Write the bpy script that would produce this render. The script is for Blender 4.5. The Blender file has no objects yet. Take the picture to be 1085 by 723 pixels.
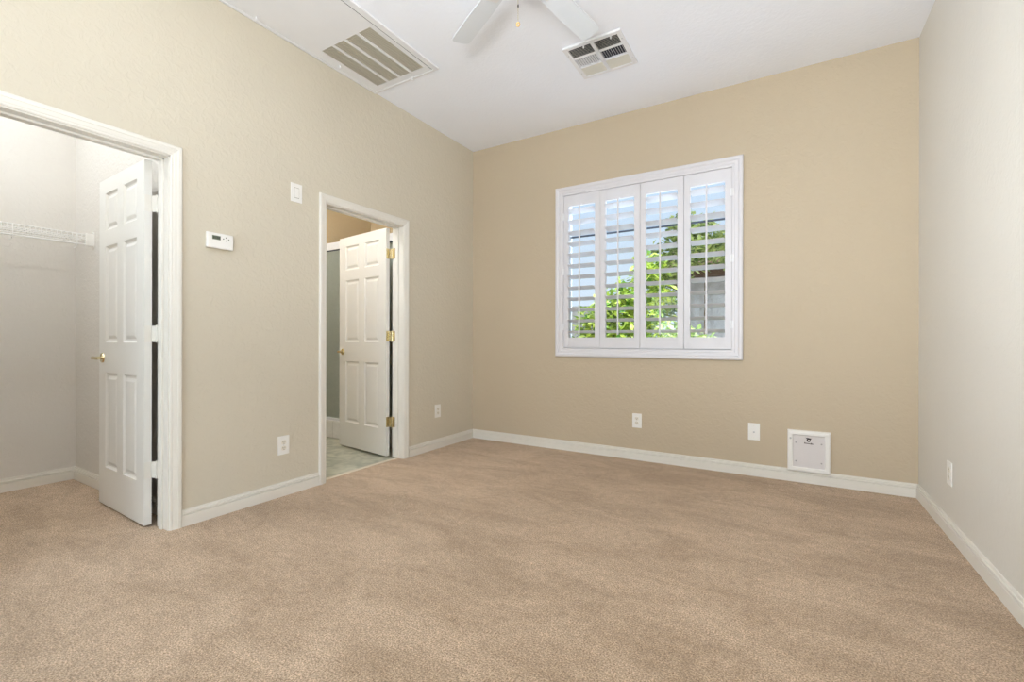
import bpy, bmesh, math, random
from mathutils import Vector, Matrix
PI = math.pi
random.seed(7)
S = bpy.context.scene
COL = S.collection

# ------------------------------------------------------------------ camera
cam_d = bpy.data.cameras.new('camera')
cam_d.sensor_width = 36.0
cam_d.lens = 485.5 * 36 / 1085
cam_d.shift_y = -0.5 / 1085
cam_d.clip_start = 0.02
cam = bpy.data.objects.new('camera', cam_d); COL.objects.link(cam)
cam.matrix_world = (Matrix.Translation((0, 0, 1.0366)) @ Matrix.Rotation(0.54006, 4, 'Z')
                    @ Matrix.Rotation(PI/2, 4, 'X') @ Matrix.Rotation(0.0019, 4, 'Z'))
S.camera = cam

# ------------------------------------------------------------------ view, world, lights
S.view_settings.view_transform = 'Standard'
S.view_settings.look = 'None'
S.view_settings.exposure = 0.47
S.view_settings.gamma = 1.0
S.view_settings.use_curve_mapping = False
S.cycles.use_denoising = True
S.cycles.max_bounces = 10
S.cycles.diffuse_bounces = 7

w = bpy.data.worlds.new('World'); S.world = w; w.use_nodes = True
wn = w.node_tree.nodes; wn.clear()
tcw = wn.new('ShaderNodeTexCoord'); sep = wn.new('ShaderNodeSeparateXYZ'); skr = wn.new('ShaderNodeValToRGB')
skr.color_ramp.elements[0].position = 0.0; skr.color_ramp.elements[0].color = (0.64, 0.71, 0.79, 1)
skr.color_ramp.elements[1].position = 0.6; skr.color_ramp.elements[1].color = (0.36, 0.48, 0.66, 1)
w.node_tree.links.new(tcw.outputs['Generated'], sep.inputs[0]); w.node_tree.links.new(sep.outputs['Z'], skr.inputs[0])
bg = wn.new('ShaderNodeBackground'); bg.inputs['Strength'].default_value = 1.0
wo = wn.new('ShaderNodeOutputWorld')
w.node_tree.links.new(skr.outputs[0], bg.inputs[0]); w.node_tree.links.new(bg.outputs[0], wo.inputs[0])

def light(name, kind, loc, aim, energy, color, sx=1, sy=1, spread=None, angle=None):
    d = bpy.data.lights.new(name, kind); d.energy = energy; d.color = color
    if kind == 'AREA':
        d.shape = 'RECTANGLE'; d.size = sx; d.size_y = sy
        if spread: d.spread = math.radians(spread)
    if kind == 'SUN' and angle: d.angle = angle
    o = bpy.data.objects.new(name, d); COL.objects.link(o)
    o.location = loc
    o.rotation_euler = (Vector(aim) - Vector(loc)).to_track_quat('-Z', 'Z').to_euler()
    return o

SUN = light('sun', 'SUN', (6, 3, 8), (6-0.80, 3+0.06, 8-0.85), 2.3, (1.0, 0.93, 0.82), angle=0.01)
# added cool fill light, shining in through a made-up opening behind the camera
REAR_FILL = light('rear_opening_fill', 'AREA', (-1.4, -1.75, 1.05), (-1.2, 3, 1.0), 46, (0.80, 0.90, 1.0), 2.3, 1.9)
# open sky above the window
WIN_DAY = light('daylight_window', 'AREA', (-1.1, 5.3, 3.75), (-1.2, 2.2, 1.0), 560, (0.72, 0.85, 1.0), 4.0, 1.4)
# added fill lamp behind the camera, bounced off the ceiling
BOUNCE_FILL = light('bounce_fill', 'AREA', (-0.35, -0.25, 1.55), (-0.35, 0.35, 3.05), 64, (0.93, 0.96, 1.0), 0.6, 0.6)
# second added fill lamp, left behind the camera, brightening the right wall
SIDE = light('side_fill', 'AREA', (-2.5, -0.1, 1.7), (0.75, 2.45, 1.5), 9, (0.88, 0.94, 1.0), 0.6, 0.6, spread=62)

# ------------------------------------------------------------------ dimensions
XL, XR, YB, YF, ZC = -2.876, 0.749, 3.983, -1.2, 3.05
WT = 0.124                      # wall thickness
XL2 = XL - WT                   # far face of the left wall (-3.0)
CB, CR = -4.562, 1.259          # closet back wall x, closet right wall y
BW = -4.43                      # bath west wall
CL = -0.45

# ------------------------------------------------------------------ materials
def lin(c):
    return tuple(((v/255)/12.92 if v/255 <= 0.04045 else ((v/255+0.055)/1.055)**2.4) for v in c)
MATS = {}
def mat(name, rgb, rough=0.5, metal=0.0, spec=0.5, **kw):
    m = bpy.data.materials.new(name); m.use_nodes = True
    n = m.node_tree.nodes; l = m.node_tree.links
    b = n['Principled BSDF']
    b.inputs['Base Color'].default_value = (*rgb, 1); b.inputs['Roughness'].default_value = rough
    b.inputs['Metallic'].default_value = metal; b.inputs['Specular IOR Level'].default_value = spec
    # faint procedural variation so that nothing is a flat colour
    var = kw.get('var', 0.03); sc = kw.get('vscale', 6)
    tc = n.new('ShaderNodeTexCoord')
    nz = n.new('ShaderNodeTexNoise'); nz.inputs['Scale'].default_value = sc; nz.inputs['Detail'].default_value = 4
    l.new(tc.outputs['Object'], nz.inputs['Vector'])
    rp = n.new('ShaderNodeValToRGB')
    lo = kw.get('lo', tuple(v*(1-var) for v in rgb)); hi = kw.get('hi', tuple(min(1, v*(1+var)) for v in rgb))
    rp.color_ramp.elements[0].color = (*lo, 1); rp.color_ramp.elements[1].color = (*hi, 1)
    rp.color_ramp.elements[0].position = kw.get('p0', 0.3); rp.color_ramp.elements[1].position = kw.get('p1', 0.7)
    l.new(nz.outputs['Fac'], rp.inputs['Fac']); l.new(rp.outputs['Color'], b.inputs['Base Color'])
    if kw.get('bump'):
        bn = n.new('ShaderNodeTexNoise'); bn.inputs['Scale'].default_value = kw.get('bscale', 60)
        bn.inputs['Detail'].default_value = kw.get('bdetail', 3); bn.inputs['Distortion'].default_value = kw.get('bdist', 0.0)
        l.new(tc.outputs['Object'], bn.inputs['Vector'])
        br = n.new('ShaderNodeValToRGB')
        br.color_ramp.elements[0].position = kw.get('b0', 0.35); br.color_ramp.elements[1].position = kw.get('b1', 0.65)
        l.new(bn.outputs['Fac'], br.inputs['Fac'])
        bp = n.new('ShaderNodeBump'); bp.inputs['Strength'].default_value = kw['bump']; bp.inputs['Distance'].default_value = kw.get('bd', 0.002)
        l.new(br.outputs['Color'], bp.inputs['Height']); l.new(bp.outputs['Normal'], b.inputs['Normal'])
    MATS[name] = m
    return m

WALL = lin((206, 198, 180))
M_wall = mat('wall_paint', WALL, 0.6, spec=0.3, var=0.015, vscale=1.5, bump=0.3, bscale=27, bd=0.0035, bdist=0.8, bdetail=5, b0=0.42, b1=0.62)
M_back_shaded = mat('wall_paint_back_shaded', lin((192, 177, 153)), 0.6, spec=0.3, var=0.015, vscale=1.5, bump=0.28, bscale=27, bd=0.0035, bdist=0.8, bdetail=5, b0=0.42, b1=0.62)  # bedroom wall paint, darkened and warmed to stand for the weaker daylight here
M_right_lit = mat('wall_paint_right_lit', lin((214, 210, 201)), 0.6, spec=0.3, var=0.015, vscale=1.5, bump=0.26, bscale=28, bd=0.003, bdist=0.7, bdetail=4, b0=0.42, b1=0.62)  # bedroom wall paint, lightened and cooled to stand for the stronger light here
M_closet = mat('wall_paint_closet', lin((214, 209, 201)), 0.6, spec=0.3, var=0.015, vscale=1.5, bump=0.4, bscale=34, bd=0.003, bdist=0.8, bdetail=4, b0=0.42, b1=0.62)
M_bath = mat('wall_paint_bath', lin((204, 184, 150)), 0.6, spec=0.3, var=0.015, vscale=1.5, bump=0.3, bscale=38, bd=0.003, bdist=0.6)
M_ceil = mat('ceiling_paint', lin((240, 243, 250)), 0.75, spec=0.2, var=0.01, vscale=2, bump=0.2, bscale=45, bd=0.003, bdist=0.5)
M_trim = mat('white_trim_paint', lin((225, 221, 212)), 0.33, spec=0.5, var=0.01, vscale=3)
M_door = mat('white_door_paint', lin((224, 222, 216)), 0.35, spec=0.5, var=0.01, vscale=3)
M_shut = mat('shutter_paint', lin((216, 214, 217)), 0.38, var=0.01, vscale=3)
M_plastic = mat('white_plastic', lin((235, 233, 228)), 0.35, var=0.01)
M_plastic2 = mat('cream_plastic', lin((228, 222, 208)), 0.4, var=0.01)
M_grey_pl = mat('grey_flap_plastic', lin((216, 211, 209)), 0.35, var=0.02)
M_dark = mat('dark_slot', (0.012, 0.012, 0.012), 0.6)
M_mark = mat('dark_print', (0.02, 0.016, 0.015), 0.6)
M_brass = mat('brass', (0.74, 0.65, 0.42), 0.22, metal=1.0, var=0.06)
M_steel = mat('steel', (0.55, 0.55, 0.55), 0.3, metal=1.0)
M_lcd = mat('lcd_glass', lin((112, 120, 104)), 0.2, var=0.05)
M_lcdseg = mat('lcd_segment', lin((52, 58, 50)), 0.3)
M_white_metal = mat('white_metal', lin((228, 228, 230)), 0.4, var=0.01)
M_wire = mat('vinyl_coated_wire', lin((232, 231, 228)), 0.35, var=0.01)
M_blade = mat('fan_blade_white', lin((220, 225, 231)), 0.4, var=0.01)
M_filter = mat('air_filter', lin((186, 178, 160)), 0.9, var=0.1, vscale=60)
M_fin = mat('grille_fin', lin((206, 201, 188)), 0.6, var=0.02)
M_regdark = mat('duct_inside', lin((52, 56, 66)), 0.8)
M_wood = mat('wood_fob', lin((196, 160, 104)), 0.5, var=0.15, vscale=80)
M_wframe = mat('window_vinyl', lin((214, 216, 218)), 0.4, var=0.01)
M_strip = mat('threshold_strip', lin((214, 203, 184)), 0.5, var=0.03)
M_bar = mat('dark_muntin', lin((70, 78, 92)), 0.5)

def glass_mat():
    m = bpy.data.materials.new('window_glass'); m.use_nodes = True
    n = m.node_tree.nodes; l = m.node_tree.links; n.clear()
    tr = n.new('ShaderNodeBsdfTransparent'); tr.inputs[0].default_value = (0.93, 0.96, 0.97, 1)
    gl = n.new('ShaderNodeBsdfGlossy'); gl.inputs['Roughness'].default_value = 0.02
    fr = n.new('ShaderNodeFresnel'); fr.inputs[0].default_value = 1.25
    mx = n.new('ShaderNodeMixShader'); o = n.new('ShaderNodeOutputMaterial')
    l.new(fr.outputs[0], mx.inputs[0]); l.new(tr.outputs[0], mx.inputs[1]); l.new(gl.outputs[0], mx.inputs[2]); l.new(mx.outputs[0], o.inputs[0])
    return m
M_glass = glass_mat()
def frosted():
    m = mat('obscure_glass', lin((178, 186, 176)), 0.35, var=0.04, vscale=30, bump=0.6, bscale=70, bd=0.003)
    b = m.node_tree.nodes['Principled BSDF']; b.inputs['Transmission Weight'].default_value = 0.35
    return m
M_frost = frosted()

def carpet_mat():
    m = bpy.data.materials.new('carpet'); m.use_nodes = True
    n = m.node_tree.nodes; l = m.node_tree.links; b = n['Principled BSDF']
    b.inputs['Roughness'].default_value = 0.95; b.inputs['Specular IOR Level'].default_value = 0.1
    try:
        b.inputs['Sheen Weight'].default_value = 0.25; b.inputs['Sheen Roughness'].default_value = 0.5
    except KeyError: pass
    tc = n.new('ShaderNodeTexCoord')
    def noise(scale, det, rough=0.5, dist=0, mp=None):
        x = n.new('ShaderNodeTexNoise'); x.inputs['Scale'].default_value = scale; x.inputs['Detail'].default_value = det
        x.inputs['Roughness'].default_value = rough; x.inputs['Distortion'].default_value = dist
        if mp:
            q = n.new('ShaderNodeMapping'); q.inputs['Scale'].default_value = mp[0]; q.inputs['Rotation'].default_value = (0, 0, mp[1])
            l.new(tc.outputs['Object'], q.inputs['Vector']); l.new(q.outputs[0], x.inputs['Vector'])
        else: l.new(tc.outputs['Object'], x.inputs['Vector'])
        return x
    def ramp(src, p0, p1, c0, c1):
        r = n.new('ShaderNodeValToRGB'); r.color_ramp.elements[0].position = p0; r.color_ramp.elements[1].position = p1
        r.color_ramp.elements[0].color = (*c0, 1); r.color_ramp.elements[1].color = (*c1, 1)
        l.new(src.outputs['Fac'], r.inputs['Fac']); return r
    fine = noise(170, 3, 0.75)
    base = ramp(fine, 0.36, 0.66, lin((134, 106, 78)), lin((240, 214, 182)))
    mid = noise(28, 4, 0.6); midr = ramp(mid, 0.3, 0.7, (0.84, 0.82, 0.80), (1.10, 1.10, 1.10))
    big = noise(1.9, 6, 0.68, 0.6, ((1.0, 2.2, 1), 0.5)); bigr = ramp(big, 0.38, 0.60, (0.82, 0.79, 0.75), (1.07, 1.07, 1.08))
    m1 = n.new('ShaderNodeMix'); m1.data_type = 'RGBA'; m1.blend_type = 'MULTIPLY'; m1.inputs['Factor'].default_value = 1
    m2 = n.new('ShaderNodeMix'); m2.data_type = 'RGBA'; m2.blend_type = 'MULTIPLY'; m2.inputs['Factor'].default_value = 1
    l.new(base.outputs[0], m1.inputs['A']); l.new(midr.outputs[0], m1.inputs['B'])
    l.new(m1.outputs['Result'], m2.inputs['A']); l.new(bigr.outputs[0], m2.inputs['B'])
    l.new(m2.outputs['Result'], b.inputs['Base Color'])
    h = noise(210, 3, 0.8); bp = n.new('ShaderNodeBump'); bp.inputs['Strength'].default_value = 0.9; bp.inputs['Distance'].default_value = 0.006
    l.new(h.outputs['Fac'], bp.inputs['Height'])
    bp2 = n.new('ShaderNodeBump'); bp2.inputs['Strength'].default_value = 0.35; bp2.inputs['Distance'].default_value = 0.02
    l.new(mid.outputs['Fac'], bp2.inputs['Height']); l.new(bp.outputs[0], bp2.inputs['Normal']); l.new(bp2.outputs[0], b.inputs['Normal'])
    return m
M_carpet = carpet_mat()

def tile_mat(name, c1, c2, grout, tw, rough=0.35, rot=0.0):
    m = bpy.data.materials.new(name); m.use_nodes = True
    n = m.node_tree.nodes; l = m.node_tree.links; b = n['Principled BSDF']; b.inputs['Roughness'].default_value = rough
    tc = n.new('ShaderNodeTexCoord'); mp = n.new('ShaderNodeMapping'); mp.inputs['Rotation'].default_value = (0, 0, rot)
    l.new(tc.outputs['Object'], mp.inputs[0])
    br = n.new('ShaderNodeTexBrick'); br.offset = 0; br.inputs['Scale'].default_value = 1
    br.inputs['Brick Width'].default_value = tw; br.inputs['Row Height'].default_value = tw; br.inputs['Mortar Size'].default_value = 0.003
    br.inputs['Mortar'].default_value = (*grout, 1)
    nz = n.new('ShaderNodeTexNoise'); nz.inputs['Scale'].default_value = 7; nz.inputs['Detail'].default_value = 6; nz.inputs['Distortion'].default_value = 1.2
    l.new(tc.outputs['Object'], nz.inputs[0])
    rp = n.new('ShaderNodeValToRGB'); rp.color_ramp.elements[0].position = 0.35; rp.color_ramp.elements[1].position = 0.65
    rp.color_ramp.elements[0].color = (*c1, 1); rp.color_ramp.elements[1].color = (*c2, 1)
    l.new(nz.outputs['Fac'], rp.inputs[0]); l.new(rp.outputs[0], br.inputs['Color1']); l.new(rp.outputs[0], br.inputs['Color2'])
    l.new(mp.outputs[0], br.inputs['Vector']); l.new(br.outputs['Color'], b.inputs['Base Color'])
    bp = n.new('ShaderNodeBump'); bp.inputs['Strength'].default_value = 0.3; bp.inputs['Distance'].default_value = 0.003; bp.invert = True
    l.new(br.outputs['Fac'], bp.inputs['Height']); l.new(bp.outputs[0], b.inputs['Normal'])
    return m
M_tile = tile_mat('slate_tile', lin((150, 152, 134)), lin((196, 194, 174)), lin((158, 156, 140)), 0.33)
M_curbtile = tile_mat('white_tile', lin((222, 220, 214)), lin((232, 230, 226)), lin((200, 198, 190)), 0.108)

# ------------------------------------------------------------------ mesh helpers
class MB:
    def __init__(s): s.v = []; s.f = []; s.sm = []
    def add(s, vs, fs, smooth=False, M=None):
        b = len(s.v)
        s.v += [tuple(M @ Vector(p)) if M else tuple(p) for p in vs]
        for f in fs: s.f.append(tuple(i+b for i in f)); s.sm.append(smooth)
    def box(s, a, b, M=None, bev=0.0):
        x0, y0, z0 = (min(a[i], b[i]) for i in range(3)); x1, y1, z1 = (max(a[i], b[i]) for i in range(3))
        if bev > 0:
            bm = bmesh.new(); bmesh.ops.create_cube(bm, size=1)
            for v in bm.verts: v.co = Vector(((x0+x1)/2+v.co.x*(x1-x0), (y0+y1)/2+v.co.y*(y1-y0), (z0+z1)/2+v.co.z*(z1-z0)))
            bmesh.ops.bevel(bm, geom=bm.edges[:], offset=bev, segments=2, affect='EDGES', profile=0.6)
            s.frombm(bm, M); return
        vs = [(x, y, z) for x in (x0, x1) for y in (y0, y1) for z in (z0, z1)]
        s.add(vs, [(0, 1, 3, 2), (4, 6, 7, 5), (0, 4, 5, 1), (2, 3, 7, 6), (0, 2, 6, 4), (1, 5, 7, 3)], M=M)
    def frombm(s, bm, M=None, smooth=False):
        bm.verts.ensure_lookup_table(); bm.verts.index_update()
        s.add([v.co.copy() for v in bm.verts], [[v.index for v in f.verts] for f in bm.faces], smooth, M); bm.free()
    def cyl(s, p, q, r, r2=None, n=20, smooth=True, M=None):
        p, q = Vector(p), Vector(q); r2 = r if r2 is None else r2
        d = (q-p).normalized(); a = d.orthogonal().normalized(); c = d.cross(a)
        vs = []
        for (o, rr) in ((p, r), (q, r2)):
            for i in range(n):
                t = 2*PI*i/n; vs.append(o + rr*(math.cos(t)*a + math.sin(t)*c))
        s.add(vs, [(i, (i+1) % n, n+(i+1) % n, n+i) for i in range(n)], smooth, M)
        s.add(vs[:n], [tuple(reversed(range(n)))], False, M); s.add(vs[n:], [tuple(range(n))], False, M)
    def tube(s, pts, r, n=8, M=None):
        pts = [Vector(p) for p in pts]; rs = r if isinstance(r, (list, tuple)) else [r]*len(pts)
        vs = []; ref = None
        for i, p in enumerate(pts):
            d = (pts[min(i+1, len(pts)-1)] - pts[max(i-1, 0)]).normalized()
            a = d.orthogonal().normalized() if ref is None else (ref - d*ref.dot(d)).normalized()
            ref = a; c = d.cross(a)
            for k in range(n):
                t = 2*PI*k/n; vs.append(p + rs[i]*(math.cos(t)*a + math.sin(t)*c))
        fs = [(i*n+k, i*n+(k+1) % n, (i+1)*n+(k+1) % n, (i+1)*n+k) for i in range(len(pts)-1) for k in range(n)]
        s.add(vs, fs, True, M)
        s.add(vs[:n], [tuple(reversed(range(n)))], False, M); s.add(vs[-n:], [tuple(range(n))], False, M)
    def lathe(s, prof, c=(0, 0, 0), n=32, M=None):      # prof: (r, z)
        vs = [(c[0]+r*math.cos(2*PI*k/n), c[1]+r*math.sin(2*PI*k/n), c[2]+z) for r, z in prof for k in range(n)]
        fs = [(i*n+k, i*n+(k+1) % n, (i+1)*n+(k+1) % n, (i+1)*n+k) for i in range(len(prof)-1) for k in range(n)]
        s.add(vs, fs, True, M)
    def prism(s, poly, ext, M=None):                    # poly: list of 3D points, ext: vector
        e = Vector(ext); n = len(poly); vs = [Vector(p) for p in poly] + [Vector(p)+e for p in poly]
        s.add(vs, [tuple(reversed(range(n))), tuple(range(n, 2*n))] + [(i, (i+1) % n, n+(i+1) % n, n+i) for i in range(n)], M=M)
    def build(s, name, m, parent=None, loc=None):
        me = bpy.data.meshes.new(name); me.from_pydata([tuple(v) for v in s.v], [], s.f)
        bm = bmesh.new(); bm.from_mesh(me); bmesh.ops.remove_doubles(bm, verts=bm.verts, dist=1e-6)
        bmesh.ops.recalc_face_normals(bm, faces=bm.faces)
        bm.to_mesh(me); bm.free()
        if any(s.sm):
            me.polygons.foreach_set('use_smooth', [True]*len(me.polygons))
            me.set_sharp_from_angle(angle=math.radians(38))
        if isinstance(m, (list, tuple)):
            for x in m: me.materials.append(x)
        else: me.materials.append(m)
        o = bpy.data.objects.new(name, me); COL.objects.link(o)
        if parent: o.parent = parent
        if loc: o.location = loc
        return o

def box(name, a, b, m, parent=None, bev=0.0):
    q = MB(); q.box(a, b, bev=bev); return q.build(name, m, parent)
def tag(o, label=None, cat=None, group=None, kind=None):
    if label: o['label'] = label
    if cat: o['category'] = cat
    if group: o['group'] = group
    if kind: o['kind'] = kind
    return o
def empty(name, loc=(0, 0, 0), rz=0.0):
    o = bpy.data.objects.new(name, None); COL.objects.link(o); o.location = loc; o.rotation_euler = (0, 0, rz)
    o.empty_display_size = 0.1
    return o
def copy_tree(o, parent=None):
    c = o.copy(); COL.objects.link(c)
    if parent: c.parent = parent
    for ch in list(o.children): copy_tree(ch, c)
    return c
def struct(o, label, cat): return tag(o, label, cat, kind='structure')

# ------------------------------------------------------------------ room shell
OUT = 0.14
# floor (carpet runs through to the closet), bath tile
q = MB()
q.box((XL-0.065, YF, -0.05), (XR, YB, 0))
q.box((CB, CL, -0.05), (XL-0.065, CR, 0))
struct(q.build('floor', M_carpet), 'beige cut pile carpet covering the bedroom and closet floor', 'floor')
struct(box('floor_bathroom', (BW, CR+0.12, -0.05), (XL-0.065, YB-0.01, -0.006), M_tile), 'grey green slate tile floor beyond the narrower doorway', 'floor')
struct(box('threshold_trim', (XL-0.085, 2.165, -0.006), (XL-0.05, 2.945, 0.004), M_strip, bev=0.003), 'pale strip where the carpet meets the tile floor', 'threshold')
# ceiling
struct(box('ceiling', (CB-OUT, YF-OUT, ZC), (XR+OUT, YB+OUT, ZC+0.1), M_ceil), 'flat white textured bedroom ceiling', 'ceiling')
# left wall with the closet opening and the bathroom opening
CY0, CY1, BY0, BY1, DH = 0.455, 1.178, 2.160, 2.950, 2.045
q = MB()
for y0, y1, z0 in ((YF, CY0, 0), (CY0, CY1, DH), (CY1, BY0, 0), (BY0, BY1, DH), (BY1, YB, 0)):
    q.box((XL2, y0, z0), (XL, y1, ZC))
struct(q.build('wall_left', M_wall), 'pale beige textured wall with two doorways', 'wall')
# back wall with the window opening
WX0, WX1, WZ0, WZ1 = -1.825, -0.362, 0.958, 2.413
q = MB()
q.box((XL-0.06, YB, 0), (WX0, YB+OUT, ZC)); q.box((WX1, YB, 0), (XR+OUT, YB+OUT, ZC))
q.box((WX0, YB, 0), (WX1, YB+OUT, WZ0)); q.box((WX0, YB, WZ1), (WX1, YB+OUT, ZC))
struct(q.build('wall_back', M_back_shaded), 'textured wall holding the shuttered window, its tan deepened for the weaker daylight', 'wall')
struct(box('wall_right', (XR, YF, 0), (XR+OUT, YB, ZC), M_right_lit), 'plain wall along the right side of the room, coloured paler for the light on it', 'wall')
# front wall (behind the camera) with an opening added for the fill light
PX0, PX1, PZ = -2.6, -0.2, 2.05
q = MB()
q.box((XL2, YF-OUT, 0), (PX0, YF, ZC)); q.box((PX1, YF-OUT, 0), (XR+OUT, YF, ZC)); q.box((PX0, YF-OUT, PZ), (PX1, YF, ZC))
struct(q.build('wall_front', M_wall), 'beige wall behind the camera with the added patio door', 'wall')
# closet
q = MB(); q.box((CB-0.1, CL-0.1, 0), (CB, CR, ZC)); struct(q.build('wall_closet_back', M_closet), 'textured closet wall carrying the wire shelf', 'wall')
struct(box('wall_closet_right', (CB-0.1, CR, 0), (XL2, CR+0.12, ZC), M_closet), 'closet side wall behind the open closet door', 'wall')
struct(box('wall_closet_left', (CB, CL-0.1, 0), (XL2, CL, ZC), M_closet), 'closet side wall to the left of the closet doorway', 'wall')
# bathroom
struct(box('wall_bathroom_left', (BW-0.1, CR+0.12, 0), (BW, YB+OUT, ZC), M_bath), 'tan far wall of the bathroom', 'wall')
struct(box('wall_bathroom_back', (BW, YB-0.01, 0), (XL-0.06, YB+OUT, ZC), M_bath), 'tan wall behind the shower', 'wall')

# baseboards
BP = [(0, 0), (0.014, 0), (0.014, 0.060), (0.0055, 0.0625), (0.0055, 0.0675), (0.0125, 0.068), (0.0125, 0.0755), (0.0065, 0.0775), (0.0065, 0.081), (0.006, 0.0905), (0, 0.092)]
def baseboard(name, A, B, nrm, mA, mB, label, h=1.0):
    A, B, N = Vector((*A, 0)), Vector((*B, 0)), Vector((*nrm, 0)); D = (B-A).normalized()
    q = MB(); n = len(BP)
    vs = [A + N*t + D*(t*mA) + Vector((0, 0, z*h)) for t, z in BP] + [B + N*t - D*(t*mB) + Vector((0, 0, z*h)) for t, z in BP]
    q.add(vs, [tuple(range(n)), tuple(reversed(range(n, 2*n)))] + [(i, (i+1) % n, n+(i+1) % n, n+i) for i in range(n)])
    return struct(q.build(name, M_trim), label, 'baseboard')
baseboard('baseboard_back', (XL, YB), (XR, YB), (0, -1), 1, 1, 'white baseboard under the shuttered window wall')
baseboard('baseboard_right', (XR, YB), (XR, YF), (-1, 0), 1, 1, 'white baseboard along the right wall')
baseboard('baseboard_left', (XL, 1.233), (XL, 2.102), (1, 0), 0, 0, 'white baseboard between the two doorways')
baseboard('baseboard_left_corner', (XL, 3.013), (XL, YB), (1, 0), 0, 1, 'short white baseboard from the narrower doorway to the room corner')
baseboard('baseboard_left_front', (XL, YF), (XL, 0.397), (1, 0), 1, 0, 'white baseboard left of the closet doorway')
baseboard('baseboard_front_left', (PX0-0.06, YF), (XL, YF), (0, 1), 0, 1, 'white baseboard left of the added patio door')
baseboard('baseboard_front_right', (XR, YF), (PX1+0.06, YF), (0, 1), 1, 0, 'white baseboard right of the added patio door')
baseboard('baseboard_closet_back', (CB, CL), (CB, CR), (1, 0), 1, 1, 'white baseboard on the closet wall below the wire shelf')
baseboard('baseboard_closet_right', (CB, CR), (XL2, CR), (0, -1), 1, 0, 'white baseboard in the closet behind the open door')
baseboard('baseboard_closet_left', (XL2, CL), (CB, CL), (0, 1), 0, 1, 'white baseboard on the near closet side wall')

# casings, jambs
CP = [(0.0, 0.0), (0.0, 0.008), (0.006, 0.0115), (0.010, 0.0115), (0.012, 0.0095), (0.018, 0.0125), (0.034, 0.0150), (0.037, 0.0175), (0.052, 0.0175), (0.0575, 0.013), (0.0575, 0.0)]
def casing_mb(x0, x1, z0, z1, prof, closed, flip=1):   # in wall frame: x along, -y out, z up
    q = MB(); n = len(prof); rings = []
    if closed: cs = [(x0, -1, z0, -1), (x0, -1, z1, 1), (x1, 1, z1, 1), (x1, 1, z0, -1)]
    else: cs = [(x0, -1, 0, 0), (x0, -1, z1, 1), (x1, 1, z1, 1), (x1, 1, 0, 0)]
    vs = []
    for (x, sx, z, sz) in cs:
        for d, h in prof: vs.append((x+sx*d, -h*flip, z+sz*d))
    fs = []
    m = 4 if closed else 3
    for k in range(m):
        a = k*n; b = ((k+1) % 4)*n
        for i in range(n): fs.append((a+i, a+(i+1) % n, b+(i+1) % n, b+i))
    if not closed: fs += [tuple(range(n)), tuple(reversed(range(3*n, 4*n)))]
    q.add(vs, fs); return q
WP = 5e-3
def doorway(n, y0, y1, stopx, label):
    t = empty('trim_%d' % n, (XL, 0, 0), PI/2); struct(t, label, 'door frame')
    casing_mb(y0+WP-0.004, y1-WP+0.004, 0, DH-WP-0.006+0.004, CP, False).build('casing', M_trim, t)
    o = casing_mb(y0+WP-0.004, y1-WP+0.004, 0, DH-0.007, CP, False, -1).build('casing', M_trim, t); o.location = (0, WT, 0)
    q = MB()   # jamb liner, 18 mm, with stop
    j = 0.006
    q.box((y0, 0, 0), (y0+j, WT, DH)); q.box((y1-j, 0, 0), (y1, WT, DH)); q.box((y0, 0, DH-j-0.008), (y1, WT, DH))
    q.build('jamb', M_trim, t)
    q = MB(); s0, s1 = stopx
    q.box((y0+j, s0, 0), (y0+j+0.011, s1, DH-0.014), bev=0.002); q.box((y1-j-0.011, s0, 0), (y1-j, s1, DH-0.014), bev=0.002)
    q.box((y0+j, s0, DH-0.025), (y1-j, s1, DH-0.014), bev=0.002)
    q.build('door_stop', M_trim, t)
    return t
doorway(1, CY0, CY1, (0.05, 0.085), 'white moulded frame around the closet doorway')
doorway(2, BY0, BY1, (0.05, 0.085), 'white moulded frame around the narrower bathroom doorway')

# ------------------------------------------------------------------ six-panel doors
def door_leaf(W, H, T, cols, rows):
    """x from 0 (hinge) to W, z 0..H, front face y=0 (towards -y), back face y=T."""
    q = MB()
    for side in (0, 1):
        def P(x, d, z): return (x, d if side == 0 else T-d, z)
        xs = [0] + [v for c in cols for v in c] + [W]; zs = [0] + [v for r in rows for v in r] + [H]
        for i in range(len(xs)-1):
            for k in range(len(zs)-1):
                if i % 2 == 1 and k % 2 == 1:
                    a, b, c, d = xs[i], xs[i+1], zs[k], zs[k+1]
                    rings = [(0, 0), (0.003, 0.004), (0.011, 0.0105), (0.020, 0.0115), (0.038, 0.004), (0.041, 0.0035)]
                    for (i0, d0), (i1, d1) in zip(rings, rings[1:]):
                        o_ = [P(a+i0, d0, c+i0), P(b-i0, d0, c+i0), P(b-i0, d0, d-i0), P(a+i0, d0, d-i0)]
                        n_ = [P(a+i1, d1, c+i1), P(b-i1, d1, c+i1), P(b-i1, d1, d-i1), P(a+i1, d1, d-i1)]
                        q.add(o_+n_, [(0, 1, 5, 4), (1, 2, 6, 5), (2, 3, 7, 6), (3, 0, 4, 7)])
                    q.add(n_, [(0, 1, 2, 3)])
                else:
                    q.add([P(xs[i], 0, zs[k]), P(xs[i+1], 0, zs[k]), P(xs[i+1], 0, zs[k+1]), P(xs[i], 0, zs[k+1])], [(0, 1, 2, 3)])
    # edges, cut at the same stations as the faces
    for x in (0, W):
        for a, b in zip(zs, zs[1:]): q.add([(x, 0, a), (x, T, a), (x, T, b), (x, 0, b)], [(0, 1, 2, 3)])
    for z in (0, H):
        for a, b in zip(xs, xs[1:]): q.add([(a, 0, z), (b, 0, z), (b, T, z), (a, T, z)], [(0, 1, 2, 3)])
    return q
ROWS = [(0.235, 0.822), (1.010, 1.603), (1.702, 1.932)]
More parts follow.
